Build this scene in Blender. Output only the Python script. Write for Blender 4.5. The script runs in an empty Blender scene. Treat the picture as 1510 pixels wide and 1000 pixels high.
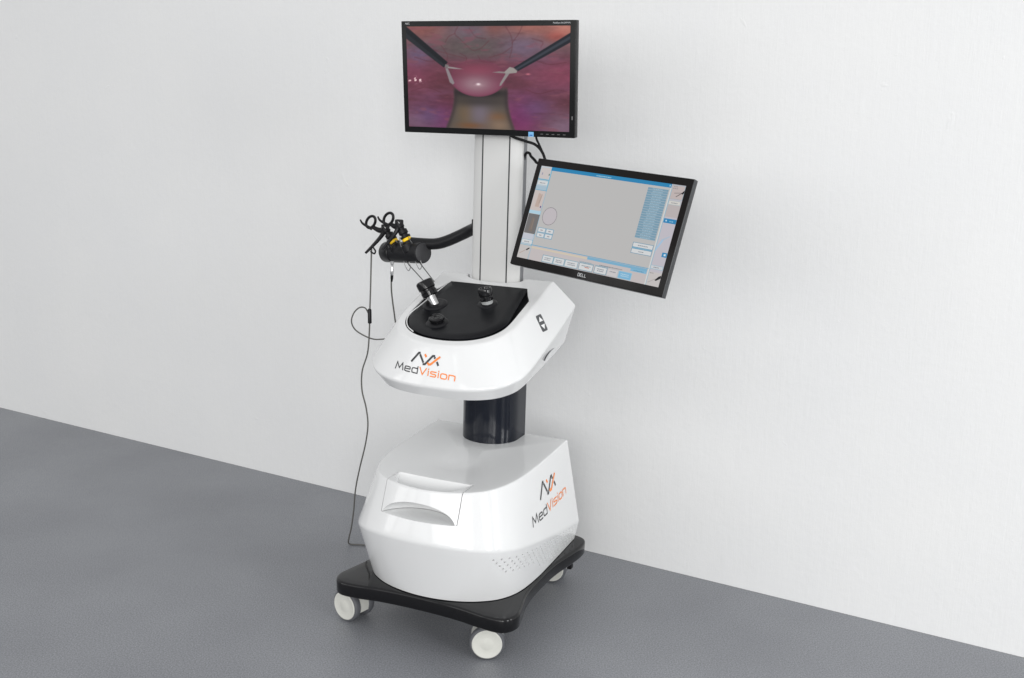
import bpy, bmesh, math, random
import numpy as np
from mathutils import Vector, Matrix, Euler
from mathutils.bvhtree import BVHTree
from mathutils import noise as mnoise
R = math.radians
random.seed(7)
SC = bpy.context.scene
COL = SC.collection

# ------------------------------------------------------------------ materials
def mat(name, col, rough=.4, metal=0., bump=0., bscale=200., rvar=0., coat=0., cvar=0., spec=.5, trans=0., ior=1.45):
    m = bpy.data.materials.new(name); m.use_nodes = True
    nt = m.node_tree; N = nt.nodes; L = nt.links
    b = N['Principled BSDF']
    b.inputs['Base Color'].default_value = (*col, 1)
    b.inputs['Roughness'].default_value = rough
    b.inputs['Metallic'].default_value = metal
    b.inputs['Specular IOR Level'].default_value = spec
    b.inputs['Coat Weight'].default_value = coat
    b.inputs['Coat Roughness'].default_value = .04
    b.inputs['Transmission Weight'].default_value = trans
    b.inputs['IOR'].default_value = ior
    tc = N.new('ShaderNodeTexCoord')
    n = N.new('ShaderNodeTexNoise'); n.inputs['Scale'].default_value = bscale; n.inputs['Detail'].default_value = 4
    L.new(tc.outputs['Object'], n.inputs['Vector'])
    if bump:
        bp = N.new('ShaderNodeBump'); bp.inputs['Strength'].default_value = bump; bp.inputs['Distance'].default_value = .002
        L.new(n.outputs['Fac'], bp.inputs['Height']); L.new(bp.outputs['Normal'], b.inputs['Normal'])
    n2 = N.new('ShaderNodeTexNoise'); n2.inputs['Scale'].default_value = 9.; n2.inputs['Detail'].default_value = 5
    L.new(tc.outputs['Object'], n2.inputs['Vector'])
    if rvar:
        mr = N.new('ShaderNodeMapRange'); mr.inputs['To Min'].default_value = max(.02, rough-rvar); mr.inputs['To Max'].default_value = rough+rvar
        mr.inputs['From Min'].default_value = .3; mr.inputs['From Max'].default_value = .7
        L.new(n2.outputs['Fac'], mr.inputs['Value']); L.new(mr.outputs['Result'], b.inputs['Roughness'])
    if cvar:
        cr = N.new('ShaderNodeMix'); cr.data_type = 'RGBA'
        cr.inputs['A'].default_value = (*[c*(1-cvar) for c in col], 1); cr.inputs['B'].default_value = (*[min(1, c*(1+cvar)) for c in col], 1)
        L.new(n.outputs['Fac'], cr.inputs['Factor']); L.new(cr.outputs['Result'], b.inputs['Base Color'])
    return m

def srgb(r, g, b):
    f = lambda c: c/12.92 if c <= .04045 else ((c+.055)/1.055)**2.4
    return tuple(f(x/255.) for x in (r, g, b))

M = {}
M['white'] = mat('white_gloss_shell', (.725, .73, .73), .14, coat=.4, rvar=.03, bump=.015, bscale=60)
M['mast'] = mat('white_satin_aluminium', (.61, .61, .60), .36, rvar=.05)
M['rail'] = mat('anodised_rail', (.20, .205, .215), .4, metal=.3)
M['black'] = mat('black_gloss', (.005, .005, .006), .07, spec=.45, rvar=.02)
M['lift'] = mat('dark_gloss_lift', (.006, .008, .014), .12, spec=.35, rvar=.03)
M['cover'] = mat('black_satin_cover', (.006, .0065, .008), .33, bump=.05, bscale=500, rvar=.06, spec=.22)
M['pit'] = mat('dark_recess', (.035, .037, .04), .5)
M['plastic'] = mat('black_plastic', (.008, .008, .0095), .36, bump=.06, bscale=300, rvar=.06, spec=.3)
M['bezel'] = mat('black_bezel', (.008, .0085, .009), .3, bump=.03, bscale=400, rvar=.05, spec=.2)
M['bezelglass'] = mat('black_glass_bezel', (.006, .005, .005), .18, spec=.2)
M['side'] = mat('dark_grey_edge', (.05, .052, .055), .3, metal=.3)
M['ink'] = mat('charcoal_ink', (.03, .031, .034), .35)
M['orange'] = mat('orange_ink', srgb(238, 132, 52), .35)
M['tyre'] = mat('grey_rubber_tyre', (.10, .104, .114), .55, bump=.05)
M['wheel'] = mat('cream_nylon_wheel', (.60, .60, .555), .42, rvar=.05, cvar=.05)
M['metal'] = mat('steel', (.62, .62, .62), .25, metal=1., rvar=.06)
M['darkmetal'] = mat('dull_steel', (.22, .22, .22), .4, metal=1., rvar=.06)
M['cap'] = mat('grey_end_cap', (.035, .035, .038), .5, bump=.05)
M['yellow'] = mat('yellow_band', srgb(255, 208, 20), .4)
M['cable'] = mat('grey_cable', (.11, .108, .10), .5)
M['bcable'] = mat('black_cable', (.005, .005, .006), .5, spec=.2)
M['clear'] = mat('clear_plastic', (.85, .87, .87), .12, trans=.6)
M['keypad'] = mat('grey_keypad', (.075, .078, .082), .4)
M['print'] = mat('pale_print', (.55, .56, .57), .5)
M['printdim'] = mat('dim_print', (.16, .16, .16), .5)
M['sticker'] = mat('blue_sticker', srgb(120, 180, 225), .4)
M['stickerd'] = mat('blue_sticker_dark', srgb(40, 95, 170), .4)
M['arrow'] = mat('white_arrow', (.8, .8, .8), .5)

def wall_mat():
    m = bpy.data.materials.new('woven_wall_paint'); m.use_nodes = True
    nt = m.node_tree; N = nt.nodes; L = nt.links; b = N['Principled BSDF']
    b.inputs['Roughness'].default_value = .75; b.inputs['Specular IOR Level'].default_value = .25
    tc = N.new('ShaderNodeTexCoord')
    mp = N.new('ShaderNodeMapping'); mp.inputs['Scale'].default_value = (230, 230, 16)
    L.new(tc.outputs['Object'], mp.inputs['Vector'])
    a = N.new('ShaderNodeTexNoise'); a.inputs['Scale'].default_value = 1; a.inputs['Detail'].default_value = 5; a.inputs['Roughness'].default_value = .65
    L.new(mp.outputs['Vector'], a.inputs['Vector'])
    mp2 = N.new('ShaderNodeMapping'); mp2.inputs['Scale'].default_value = (60, 60, 5)
    L.new(tc.outputs['Object'], mp2.inputs['Vector'])
    c = N.new('ShaderNodeTexNoise'); c.inputs['Scale'].default_value = 1; c.inputs['Detail'].default_value = 6
    L.new(mp2.outputs['Vector'], c.inputs['Vector'])
    d = N.new('ShaderNodeTexNoise'); d.inputs['Scale'].default_value = 1.6; d.inputs['Detail'].default_value = 7; d.inputs['Roughness'].default_value = .6
    L.new(tc.outputs['Object'], d.inputs['Vector'])
    ad = N.new('ShaderNodeMath'); ad.operation = 'MULTIPLY_ADD'; ad.inputs[1].default_value = .8
    L.new(c.outputs['Fac'], ad.inputs[0]); L.new(a.outputs['Fac'], ad.inputs[2])
    bp = N.new('ShaderNodeBump'); bp.inputs['Strength'].default_value = .22; bp.inputs['Distance'].default_value = .004
    g = N.new('ShaderNodeTexNoise'); g.inputs['Scale'].default_value = 38; g.inputs['Detail'].default_value = 7; g.inputs['Roughness'].default_value = .6
    L.new(tc.outputs['Object'], g.inputs['Vector'])
    ad2 = N.new('ShaderNodeMath'); ad2.operation = 'MULTIPLY_ADD'; ad2.inputs[1].default_value = 1.1
    L.new(g.outputs['Fac'], ad2.inputs[0]); L.new(ad.outputs[0], ad2.inputs[2])
    # sparse plaster nicks
    h = N.new('ShaderNodeTexNoise'); h.inputs['Scale'].default_value = 9; h.inputs['Detail'].default_value = 3; h.inputs['Distortion'].default_value = 1.6
    L.new(tc.outputs['Object'], h.inputs['Vector'])
    hr_ = N.new('ShaderNodeMapRange'); hr_.inputs['From Min'].default_value = .72; hr_.inputs['From Max'].default_value = .78; hr_.inputs['To Max'].default_value = .8
    L.new(h.outputs['Fac'], hr_.inputs['Value'])
    ad3 = N.new('ShaderNodeMath'); ad3.operation = 'ADD'
    L.new(ad2.outputs[0], ad3.inputs[0]); L.new(hr_.outputs['Result'], ad3.inputs[1])
    L.new(ad3.outputs[0], bp.inputs['Height']); L.new(bp.outputs['Normal'], b.inputs['Normal'])
    mx = N.new('ShaderNodeMix'); mx.data_type = 'RGBA'
    mx.inputs['A'].default_value = (.715, .722, .73, 1); mx.inputs['B'].default_value = (.785, .785, .775, 1)
    L.new(d.outputs['Fac'], mx.inputs['Factor']); L.new(mx.outputs['Result'], b.inputs['Base Color'])
    return m

def floor_mat():
    m = bpy.data.materials.new('speckled_vinyl'); m.use_nodes = True
    nt = m.node_tree; N = nt.nodes; L = nt.links; b = N['Principled BSDF']
    tc = N.new('ShaderNodeTexCoord')
    a = N.new('ShaderNodeTexNoise'); a.inputs['Scale'].default_value = 235; a.inputs['Detail'].default_value = 3; a.inputs['Roughness'].default_value = .7
    d = N.new('ShaderNodeTexNoise'); d.inputs['Scale'].default_value = 2.2; d.inputs['Detail'].default_value = 6
    s = N.new('ShaderNodeTexNoise'); s.inputs['Scale'].default_value = 34; s.inputs['Detail'].default_value = 2
    for n in (a, d, s): L.new(tc.outputs['Object'], n.inputs['Vector'])
    r = N.new('ShaderNodeValToRGB'); e = r.color_ramp.elements
    e[0].position = .36; e[0].color = (.156, .162, .178, 1); e[1].position = .66; e[1].color = (.308, .317, .340, 1)
    L.new(a.outputs['Fac'], r.inputs['Fac'])
    mx = N.new('ShaderNodeMix'); mx.data_type = 'RGBA'; mx.blend_type = 'MULTIPLY'; mx.inputs['Factor'].default_value = 1
    r2 = N.new('ShaderNodeValToRGB'); e = r2.color_ramp.elements
    e[0].position = .3; e[0].color = (.9, .9, .9, 1); e[1].position = .7; e[1].color = (1.06, 1.06, 1.05, 1)
    L.new(d.outputs['Fac'], r2.inputs['Fac'])
    L.new(r.outputs['Color'], mx.inputs['A']); L.new(r2.outputs['Color'], mx.inputs['B'])
    L.new(mx.outputs['Result'], b.inputs['Base Color'])
    mr = N.new('ShaderNodeMapRange'); mr.inputs['To Min'].default_value = .36; mr.inputs['To Max'].default_value = .5
    L.new(s.outputs['Fac'], mr.inputs['Value']); L.new(mr.outputs['Result'], b.inputs['Roughness'])
    b.inputs['Specular IOR Level'].default_value = .45
    bp = N.new('ShaderNodeBump'); bp.inputs['Strength'].default_value = .08; bp.inputs['Distance'].default_value = .001
    L.new(a.outputs['Fac'], bp.inputs['Height']); L.new(bp.outputs['Normal'], b.inputs['Normal'])
    return m

def screen_mat(name, strength):
    m = bpy.data.materials.new(name); m.use_nodes = True
    nt = m.node_tree; N = nt.nodes; L = nt.links; b = N['Principled BSDF']
    b.inputs['Base Color'].default_value = (.01, .01, .011, 1); b.inputs['Roughness'].default_value = .22
    b.inputs['Specular IOR Level'].default_value = .08
    at = N.new('ShaderNodeVertexColor'); at.layer_name = 'picture'
    L.new(at.outputs['Color'], b.inputs['Emission Color']); b.inputs['Emission Strength'].default_value = strength
    return m

# ------------------------------------------------------------------ helpers
def tag(o, label=None, cat=None, group=None, kind=None):
    if label: o['label'] = label
    if cat: o['category'] = cat
    if group: o['group'] = group
    if kind: o['kind'] = kind
    return o

def obj(name, bm, m, parent=None, smooth=True, ang=32, mats=None):
    me = bpy.data.meshes.new(name)
    bmesh.ops.recalc_face_normals(bm, faces=bm.faces[:])
    bm.to_mesh(me); bm.free()
    for x in (mats or [m]): me.materials.append(x)
    if smooth:
        for p in me.polygons: p.use_smooth = True
        me.set_sharp_from_angle(angle=R(ang))
    else:
        for p in me.polygons: p.use_smooth = False
    o = bpy.data.objects.new(name, me); COL.objects.link(o)
    if parent: o.parent = parent
    return o

def empty(name, parent=None, loc=(0, 0, 0), rot=(0, 0, 0)):
    o = bpy.data.objects.new(name, None); COL.objects.link(o)
    o.empty_display_size = .1
    o.location = loc; o.rotation_euler = rot
    if parent: o.parent = parent
    return o

def box(bm, x0, x1, y0, y1, z0, z1, bev=0., mi=0, seg=2):
    b2 = bmesh.new()
    vs = [b2.verts.new((x, y, z)) for z in (z0, z1) for y in (y0, y1) for x in (x0, x1)]
    for f in ((0, 2, 3, 1), (4, 5, 7, 6), (0, 1, 5, 4), (2, 6, 7, 3), (0, 4, 6, 2), (1, 3, 7, 5)): b2.faces.new([vs[i] for i in f])
    bmesh.ops.recalc_face_normals(b2, faces=b2.faces[:])
    if bev: bmesh.ops.bevel(b2, geom=b2.edges[:], offset=bev, segments=seg, affect='EDGES', profile=.5)
    merge(bm, b2, mi)

def merge(bm, b2, mi=0, mtx=None):
    mp = {}
    for v in b2.verts: mp[v] = bm.verts.new(mtx @ v.co if mtx else v.co)
    for f in b2.faces:
        try:
            g = bm.faces.new([mp[v] for v in f.verts]); g.material_index = mi; g.smooth = True
        except ValueError: pass
    b2.free()

def catmull(P, n, closed=False):
    P = [Vector(p) for p in P]; out = []
    k = len(P); segs = k if closed else k-1
    for i in range(segs):
        if closed: a, b, c, d = P[(i-1) % k], P[i], P[(i+1) % k], P[(i+2) % k]
        else:
            b, c = P[i], P[i+1]
            a = P[i-1] if i > 0 else b*2-c
            d = P[i+2] if i+2 < k else c*2-b
        for j in range(n):
            t = j/n
            out.append(.5*((2*b)+(c-a)*t+(2*a-5*b+4*c-d)*t*t+(3*b-a-3*c+d)*t**3))
    if not closed: out.append(P[-1].copy())
    return out

def frame(d):
    d = d.normalized(); a = Vector((0, 0, 1)) if abs(d.z) < .9 else Vector((1, 0, 0))
    u = a.cross(d).normalized(); return u, d.cross(u)

def tube(bm, pts, r, seg=10, caps=True, mi=0):
    pts = [Vector(p) for p in pts]; n = len(pts)
    rs = r if isinstance(r, (list, tuple)) else [r]*n
    rings = []; u = None
    for i, p in enumerate(pts):
        d = (pts[min(i+1, n-1)]-pts[max(i-1, 0)]).normalized()
        if u is None: u, v = frame(d)
        else:
            u = (u-d*u.dot(d)).normalized(); v = d.cross(u)
        rings.append([bm.verts.new(p+(u*math.cos(2*math.pi*k/seg)+v*math.sin(2*math.pi*k/seg))*rs[i]) for k in range(seg)])
    for a, b in zip(rings, rings[1:]):
        for k in range(seg):
            f = bm.faces.new((a[k], a[(k+1) % seg], b[(k+1) % seg], b[k])); f.material_index = mi
    if caps:
        for rg in (rings[0][::-1], rings[-1]):
            f = bm.faces.new(rg); f.material_index = mi

def lathe(bm, prof, base, axis, seg=28, mi=0):
    """prof: (radius, height) list along axis"""
    base = Vector(base); d = Vector(axis).normalized(); u, v = frame(d); rings = []
    for r, h in prof:
        c = base+d*h
        if r < 1e-6: rings.append([bm.verts.new(c)])
        else: rings.append([bm.verts.new(c+(u*math.cos(2*math.pi*k/seg)+v*math.sin(2*math.pi*k/seg))*r) for k in range(seg)])
    for a, b in zip(rings, rings[1:]):
        for k in range(seg):
            k2 = (k+1) % seg
            if len(a) == 1 and len(b) == 1: continue
            if len(a) == 1: f = bm.faces.new((a[0], b[k2], b[k]))
            elif len(b) == 1: f = bm.faces.new((a[k], a[k2], b[0]))
            else: f = bm.faces.new((a[k], a[k2], b[k2], b[k]))
            f.material_index = mi
    if len(rings[0]) > 1: bm.faces.new(rings[0][::-1]).material_index = mi
    if len(rings[-1]) > 1: bm.faces.new(rings[-1]).material_index = mi

def outline(half, n=10, nb=16):
    """half: control points from front centre round the right side to the back corner -> closed loop (right, back, left)."""
    right = catmull([(x, y, 0) for x, y in half], n)
    # keep the mirrored start tangent flat: front centre is symmetric
    full = catmull([(-half[1][0], half[1][1], 0)]+[(x, y, 0) for x, y in half], n)[n:]
    right = full
    left = [Vector((-p.x, p.y, 0)) for p in right[1:]][::-1]
    back = []
    a, b = right[-1], left[0]
    for i in range(1, nb): back.append(a.lerp(b, i/nb))
    return right+back+left

def round_profile(rings, radii, k=4):
    """rings: list of point lists (same count); each inner crease i rounded with radius radii[i]."""
    out = [rings[0]]
    for i in range(1, len(rings)-1):
        r = radii.get(i, 0)
        if not r: out.append(rings[i]); continue
        sub = [[] for _ in range(k+1)]
        for a, b, c in zip(rings[i-1], rings[i], rings[i+1]):
            p = b+(a-b).normalized()*min(r, (a-b).length*.45); q = b+(c-b).normalized()*min(r, (c-b).length*.45)
            for j in range(k+1):
                t = j/k; sub[j].append(p*(1-t)**2+b*2*t*(1-t)+q*t*t)
        out += sub
    out.append(rings[-1]); return out

def subdivide_rings(rings, maxlen=.02):
    out = [rings[0]]
    for a, b in zip(rings, rings[1:]):
        d = max((p-q).length for p, q in zip(a, b)); n = max(1, int(d/maxlen))
        for j in range(1, n+1): out.append([p.lerp(q, j/n) for p, q in zip(a, b)])
    return out

def loft(rings, bm=None, cap0=True, cap1=True):
    bm = bm or bmesh.new()
    R_ = [[bm.verts.new(p) for p in r] for r in rings]; n = len(rings[0])
    for a, b in zip(R_, R_[1:]):
        for k in range(n): bm.faces.new((a[k], a[(k+1) % n], b[(k+1) % n], b[k]))
    if cap0: bm.faces.new(R_[0][::-1])
    if cap1: bm.faces.new(R_[-1])
    return bm

def zed(ring, f): return [Vector((p.x, p.y, f(p))) for p in ring]
def shrink(ring, s, c): return [Vector((c[0]+(p.x-c[0])*s, c[1]+(p.y-c[1])*s, p.z)) for p in ring]

def tmp_obj(bm):
    me = bpy.data.meshes.new('tmp'); bmesh.ops.recalc_face_normals(bm, faces=bm.faces[:]); bm.to_mesh(me); bm.free()
    o = bpy.data.objects.new('tmp', me); COL.objects.link(o); o.parent = cart; return o

def boolean(o, cutters, op='DIFFERENCE', ang=32):
    for c in cutters:
        md = o.modifiers.new('b', 'BOOLEAN'); md.operation = op; md.object = c; md.solver = 'EXACT'
    bpy.context.view_layer.update()
    dg = bpy.context.evaluated_depsgraph_get(); dg.update()
    n0 = len(o.data.polygons)
    me = bpy.data.meshes.new_from_object(o.evaluated_get(dg))
    print('BOOL', o.name, op, n0, len(me.polygons))
    o.modifiers.clear(); old = o.data; o.data = me; me.name = old.name
    for p in me.polygons: p.use_smooth = True
    me.set_sharp_from_angle(angle=R(ang))
    for c in cutters:
        if c.name in COL.objects and c.name.startswith('tmp'): pass
    return o

def kill(*os):
    for o in os: bpy.data.objects.remove(o, do_unlink=True)

def ribbon(bm, pts, w, closed=False, mi=0, step=.003, cap=0.):
    """flat stroke in 2D -> quads in the xy plane of (u, v, 0); mitred"""
    P = [Vector((p[0], p[1])) for p in pts]
    if not closed and cap:
        P[0] = P[0]+(P[0]-P[1]).normalized()*cap; P[-1] = P[-1]+(P[-1]-P[-2]).normalized()*cap
    n = len(P); Lf = []; Rt = []
    for i in range(n):
        a = P[(i-1) % n] if (closed or i > 0) else None; b = P[i]; c = P[(i+1) % n] if (closed or i < n-1) else None
        d1 = (b-a).normalized() if a is not None else (c-b).normalized(); d2 = (c-b).normalized() if c is not None else d1
        nn = Vector((-d1.y-d2.y, d1.x+d2.x))
        if nn.length < 1e-6: nn = Vector((-d1.y, d1.x))
        nn.normalize(); k = 1/max(.45, nn.dot(Vector((-d1.y, d1.x))))
        Lf.append(b+nn*w/2*k); Rt.append(b-nn*w/2*k)
    idx = list(range(n))+([0] if closed else [])
    pairs = []
    for i, j in zip(idx, idx[1:]):
        m_ = max(1, int((P[j]-P[i]).length/step))
        for t in range(m_): pairs.append((Lf[i].lerp(Lf[j], t/m_), Rt[i].lerp(Rt[j], t/m_)))
    pairs.append((Lf[idx[-1]], Rt[idx[-1]]))
    vs = [(bm.verts.new((a.x, a.y, 0)), bm.verts.new((b.x, b.y, 0))) for a, b in pairs]
    for (a, b), (c, d) in zip(vs, vs[1:]):
        bm.faces.new((a, b, d, c)).material_index = mi

def rr(x0, y0, x1, y1, r, k=3):
    out = []
    for cx, cy, a in ((x1-r, y0+r, -90), (x1-r, y1-r, 0), (x0+r, y1-r, 90), (x0+r, y0+r, 180)):
        for j in range(k+1):
            t = R(a+90*j/k); out.append((cx+r*math.cos(t), cy+r*math.sin(t)))
    return out

# square-ish sans letter strokes: x-height 1, cap 1.42; returns (strokes, advance)
def glyph(ch):
    H = 1.42; c = .3
    if ch == 'M': return [([(0, 0), (.22, H), (.78, .32), (1.34, H), (1.56, 0)], 0)], 1.56
    if ch == 'e': return [([(1.06, .52), (.02, .52)], 0), ([(1.04, .5), (1.04, 1-c), (1.0, .93), (1.04-c, 1), (c, 1), (.06, .93), (0, 1-c), (0, c), (.06, .07), (c, 0), (1.04, 0)], 0)], 1.06
    if ch == 'd': return [([(1.06, H), (1.06, 0), (c, 0), (.06, .07), (0, c), (0, 1-c), (.06, .93), (c, 1), (1.06, 1)], 0)], 1.06
    if ch == 'V': return [([(0, H), (.62, 0), (1.24, H)], 0)], 1.24
    if ch == 'i': return [([(0, 0), (0, 1)], 0), ([(0, 1.27), (0, 1.42)], 0)], 0.
    if ch == 's': return [([(1.0, 1), (.2, 1), (.04, .92), (.0, .76), (.04, .6), (.2, .52), (.8, .5), (.96, .42), (1.0, .26), (.95, .08), (.8, 0), (0, 0)], 0)], 1.0
    if ch == 'o': return [(rr(0, 0, 1.06, 1, c), 1)], 1.06
    if ch == 'n': return [([(0, 0), (0, 1), (1.04-c, 1), (1.0, .93), (1.04, 1-c), (1.04, 0)], 0)], 1.04
    if ch == 'D': return [([(0, 0), (0, H), (.7, H), (1, 1.1), (1, .3), (.7, 0), (0, 0)], 0)], 1.
    if ch == 'E': return [([(1, H), (0, H), (0, 0), (1, 0)], 0), ([(0, .71), (.9, .71)], 0)], 1.
    if ch == 'L': return [([(0, H), (0, 0), (.9, 0)], 0)], .9
    if ch == 'N': return [([(0, 0), (0, H), (1, 0), (1, H)], 0)], 1.
    if ch == 'C': return [([(1, H), (.2, H), (0, 1.2), (0, .2), (.2, 0), (1, 0)], 0)], 1.
    return [], .5

def word(text, w=.17, gap=.36):
    """returns list of (strokes points, closed, index of letter) and total width"""
    x = 0; out = []
    for i, ch in enumerate(text):
        st, adv = glyph(ch)
        pad = .06 if ch == 'i' else 0
        for pts, cl in st: out.append(([(p[0]+x+pad, p[1]) for p in pts], cl, i))
        x += adv+2*pad+gap
    return out, x-gap

def project(bm, tree, fn, dirv, off=.0007):
    """fn maps (u, v) -> ray origin; vertex lands on the surface along dirv."""
    dirv = Vector(dirv).normalized(); bad = []
    for v in bm.verts:
        o = fn(v.co.x, v.co.y); loc, nor, _, _ = tree.ray_cast(o, dirv, 5)
        if loc is None: bad.append(v); continue
        if nor.dot(dirv) > 0: nor = -nor
        v.co = loc+nor*off
    if bad: bmesh.ops.delete(bm, geom=bad, context='VERTS')

# ------------------------------------------------------------------ camera, machine frame
f_px = 1500.; pit = R(12.41); rol = R(1.69)
fw = Vector((0, math.cos(pit), -math.sin(pit))); up0 = Vector((0, math.sin(pit), math.cos(pit))); rt0 = Vector((1, 0, 0))
rt = rt0*math.cos(rol)+up0*math.sin(rol); up = -rt0*math.sin(rol)+up0*math.cos(rol)
cam = bpy.data.cameras.new('camera'); camo = bpy.data.objects.new('camera', cam); COL.objects.link(camo)
mw = Matrix.Identity(4)
for i in range(3): mw[i][0] = rt[i]; mw[i][1] = up[i]; mw[i][2] = -fw[i]
mw[2][3] = 1.5
camo.matrix_world = mw
cam.sensor_width = 36; cam.sensor_fit = 'HORIZONTAL'; cam.lens = f_px/1510*36; cam.clip_end = 60; cam.clip_start = .05
SC.camera = camo

ORI = Vector((-.057, 3.079, 0)); YAW = R(-23.15)
MM = Matrix.Translation(ORI) @ Matrix.Rotation(YAW, 4, 'Z')

# ------------------------------------------------------------------ setting
bm = bmesh.new(); box(bm, -13, 11, -9, 11, -.1, 0)
fl = obj('floor', bm, floor_mat(), smooth=False); tag(fl, kind='structure')
wa = math.atan2(2.704-4.874, 1.518+2.547)
bm = bmesh.new(); box(bm, -11, 9, 0, .12, 0, 3.4)
wl = obj('wall', bm, wall_mat(), smooth=False); tag(wl, kind='structure')
wl.location = (-2.547*.5+1.518*.5, (4.874+2.704)*.5, .0005); wl.rotation_euler = (0, 0, wa)

# ------------------------------------------------------------------ simulator cart
cart = empty('training_cart', loc=ORI, rot=(0, 0, YAW))
tag(cart, 'white surgical training cart on black wheeled base with tall white column', 'training cart')

# base plate
PL = [(0, -.462), (.06, -.463), (.13, -.468), (.2, -.479), (.25, -.480), (.277, -.464), (.290, -.43), (.282, -.385), (.263, -.30), (.258, -.2), (.263, -.08), (.28, .02), (.289, .09), (.284, .135), (.26, .156), (.22, .16), (.1, .15)]
pts = PL+[(0, .148)]+[(-x, y) for x, y in PL[::-1][:-1]]
plan = catmull([(x, y, 0) for x, y in pts], 5, closed=True)
def inset(ring, d):
    n = len(ring); out = []
    for i in range(n):
        t = (ring[(i+1) % n]-ring[i-1]).normalized(); out.append(ring[i]+Vector((-t.y, t.x, 0))*d)
    return out
ccw = sum(plan[i-1].x*plan[i].y-plan[i].x*plan[i-1].y for i in range(len(plan))) > 0
sg = 1 if ccw else -1
lv = lambda ring, z: [Vector((p.x, p.y, z)) for p in ring]
rg = [lv(inset(plan, .02*sg), .116), lv(inset(plan, .006*sg), .116), lv(inset(plan, .002*sg), .1175), lv(plan, .121), lv(plan, .150)]
for k in range(1, 6):
    a = k/5*math.pi/2; rg.append(lv(inset(plan, .008*(1-math.cos(a))*sg), .151+.008*math.sin(a)))
rg.append(lv(inset(plan, .03*sg), .160))
obj('base_plate', loft(rg), M['black'], cart, ang=50)

# casters
def caster(stem, ax, az_off):
    """stem (x, y), ax: wheel axle direction angle, trailing offset"""
    c = empty('caster', cart, (stem[0], stem[1], 0), (0, 0, ax))
    # local x = axle; y = trail
    bm = bmesh.new()
    lathe(bm, [(.028, .102), (.030, .104), (.030, .112), (.024, .1155)], (0, 0, 0), (0, 0, 1))
    # fork hood between the wheels
    b2 = bmesh.new()
    prof = []
    for k in range(13):
        a = R(-20+k*220/12); prof.append((az_off+.046*math.cos(a), .05+.052*math.sin(a)))
    prof = [(az_off+.03, .03)]+prof+[(az_off-.03, .03)]
    for x in (-.017, .017):
        pass
    A = [b2.verts.new((-.017, y, z)) for y, z in prof]; B = [b2.verts.new((.017, y, z)) for y, z in prof]
    n = len(prof)
    for k in range(n): b2.faces.new((A[k], A[(k+1) % n], B[(k+1) % n], B[k]))
    b2.faces.new(A[::-1]); b2.faces.new(B); merge(bm, b2)
    box(bm, -.016, .016, min(0, az_off)-.022, max(0, az_off)+.022, .080, .106, .004)
    obj('fork', bm, M['wheel'], c)
    for s in (-1, 1):
        w = empty('wheel', c, (s*.0285, az_off, .05), (0, R(90), 0) if s > 0 else (0, R(-90), 0))
        # local z = outwards
        bm = bmesh.new(); lathe(bm, [(.040, -.011), (.046, -.011), (.0488, -.009), (.05, -.005), (.05, .004), (.0488, .008), (.046, .0105), (.0425, .011)], (0, 0, 0), (0, 0, 1), 48)
        obj('tyre', bm, M['tyre'], w)
        bm = bmesh.new(); lathe(bm, [(.041, -.0105), (.0428, .0100), (.0428, .0128), (.0405, .0142), (.036, .0130), (.020, .0117), (.0175, .0120), (.0155, .0128), (.0, .0132)], (0, 0, 0), (0, 0, 1), 48)
        obj('hub_cap', bm, M['wheel'], w, ang=45)
    return c
def place_caster(disc, axis, side):
    """disc: centre of the visible wheel, axis pointing out of it"""
    a = math.atan2(axis[1], axis[0]); cx = disc[0]-math.cos(a)*.031; cy = disc[1]-math.sin(a)*.031
    tx, ty = -math.sin(a)*side*.030, math.cos(a)*side*.030
    caster((cx+tx, cy+ty), a, -side*.030)
place_caster((.196, -.428), (.41, -.91), 1)
place_caster((-.276, -.412), (-.24, -.97), -1)
place_caster((.180, .108), (.14, -.99), 1)
place_caster((-.25, .10), (-.7, -.7), -1)
bm = bmesh.new(); box(bm, .252, .268, .055, .075, .083, .119, .003); obj('brake_lever', bm, M['plastic'], cart)

# cabinet
Bh = [(0, -.457), (.058, -.452), (.112, -.438), (.16, -.415), (.207, -.375), (.238, -.31), (.251, -.2), (.252, -.04), (.251, .12)]
Rh = [(0, -.514), (.07, -.509), (.125, -.497), (.177, -.474), (.222, -.433), (.255, -.36), (.267, -.23), (.268, -.06), (.266, .115)]
Th = [(0, -.472), (.06, -.464), (.115, -.446), (.165, -.412), (.197, -.362), (.217, -.292), (.226, -.2), (.229, -.07), (.229, .075)]
oB = zed(outline(Bh), lambda p: .162)
oR = zed(outline(Rh), lambda p: .25-.19*p.y)
oT = zed(outline(Th), lambda p: .505+.04*p.y)
rings = [oB, oR, oT, shrink(oT, .9, (0, -.2))]
rings = round_profile(rings, {1: .007, 2: .005}, 5)
rings = subdivide_rings(rings, .022)
rings += [shrink(oT, s, (0, -.2)) for s in (.75, .55, .35, .2)]
def cab_bm(): return loft([[p.copy() for p in r] for r in rings])
cab = obj('cabinet', cab_bm(), M['white'], cart)
drw = obj('drawer', cab_bm(), M['white'], cab)
bm = bmesh.new(); box(bm, -.1190, .1200, -.9, -.372, .403, .7); cutD = tmp_obj(bm)
bm = bmesh.new(); box(bm, -.1174, .1176, -.9, -.3735, .4045, .7); keepD = tmp_obj(bm)
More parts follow.
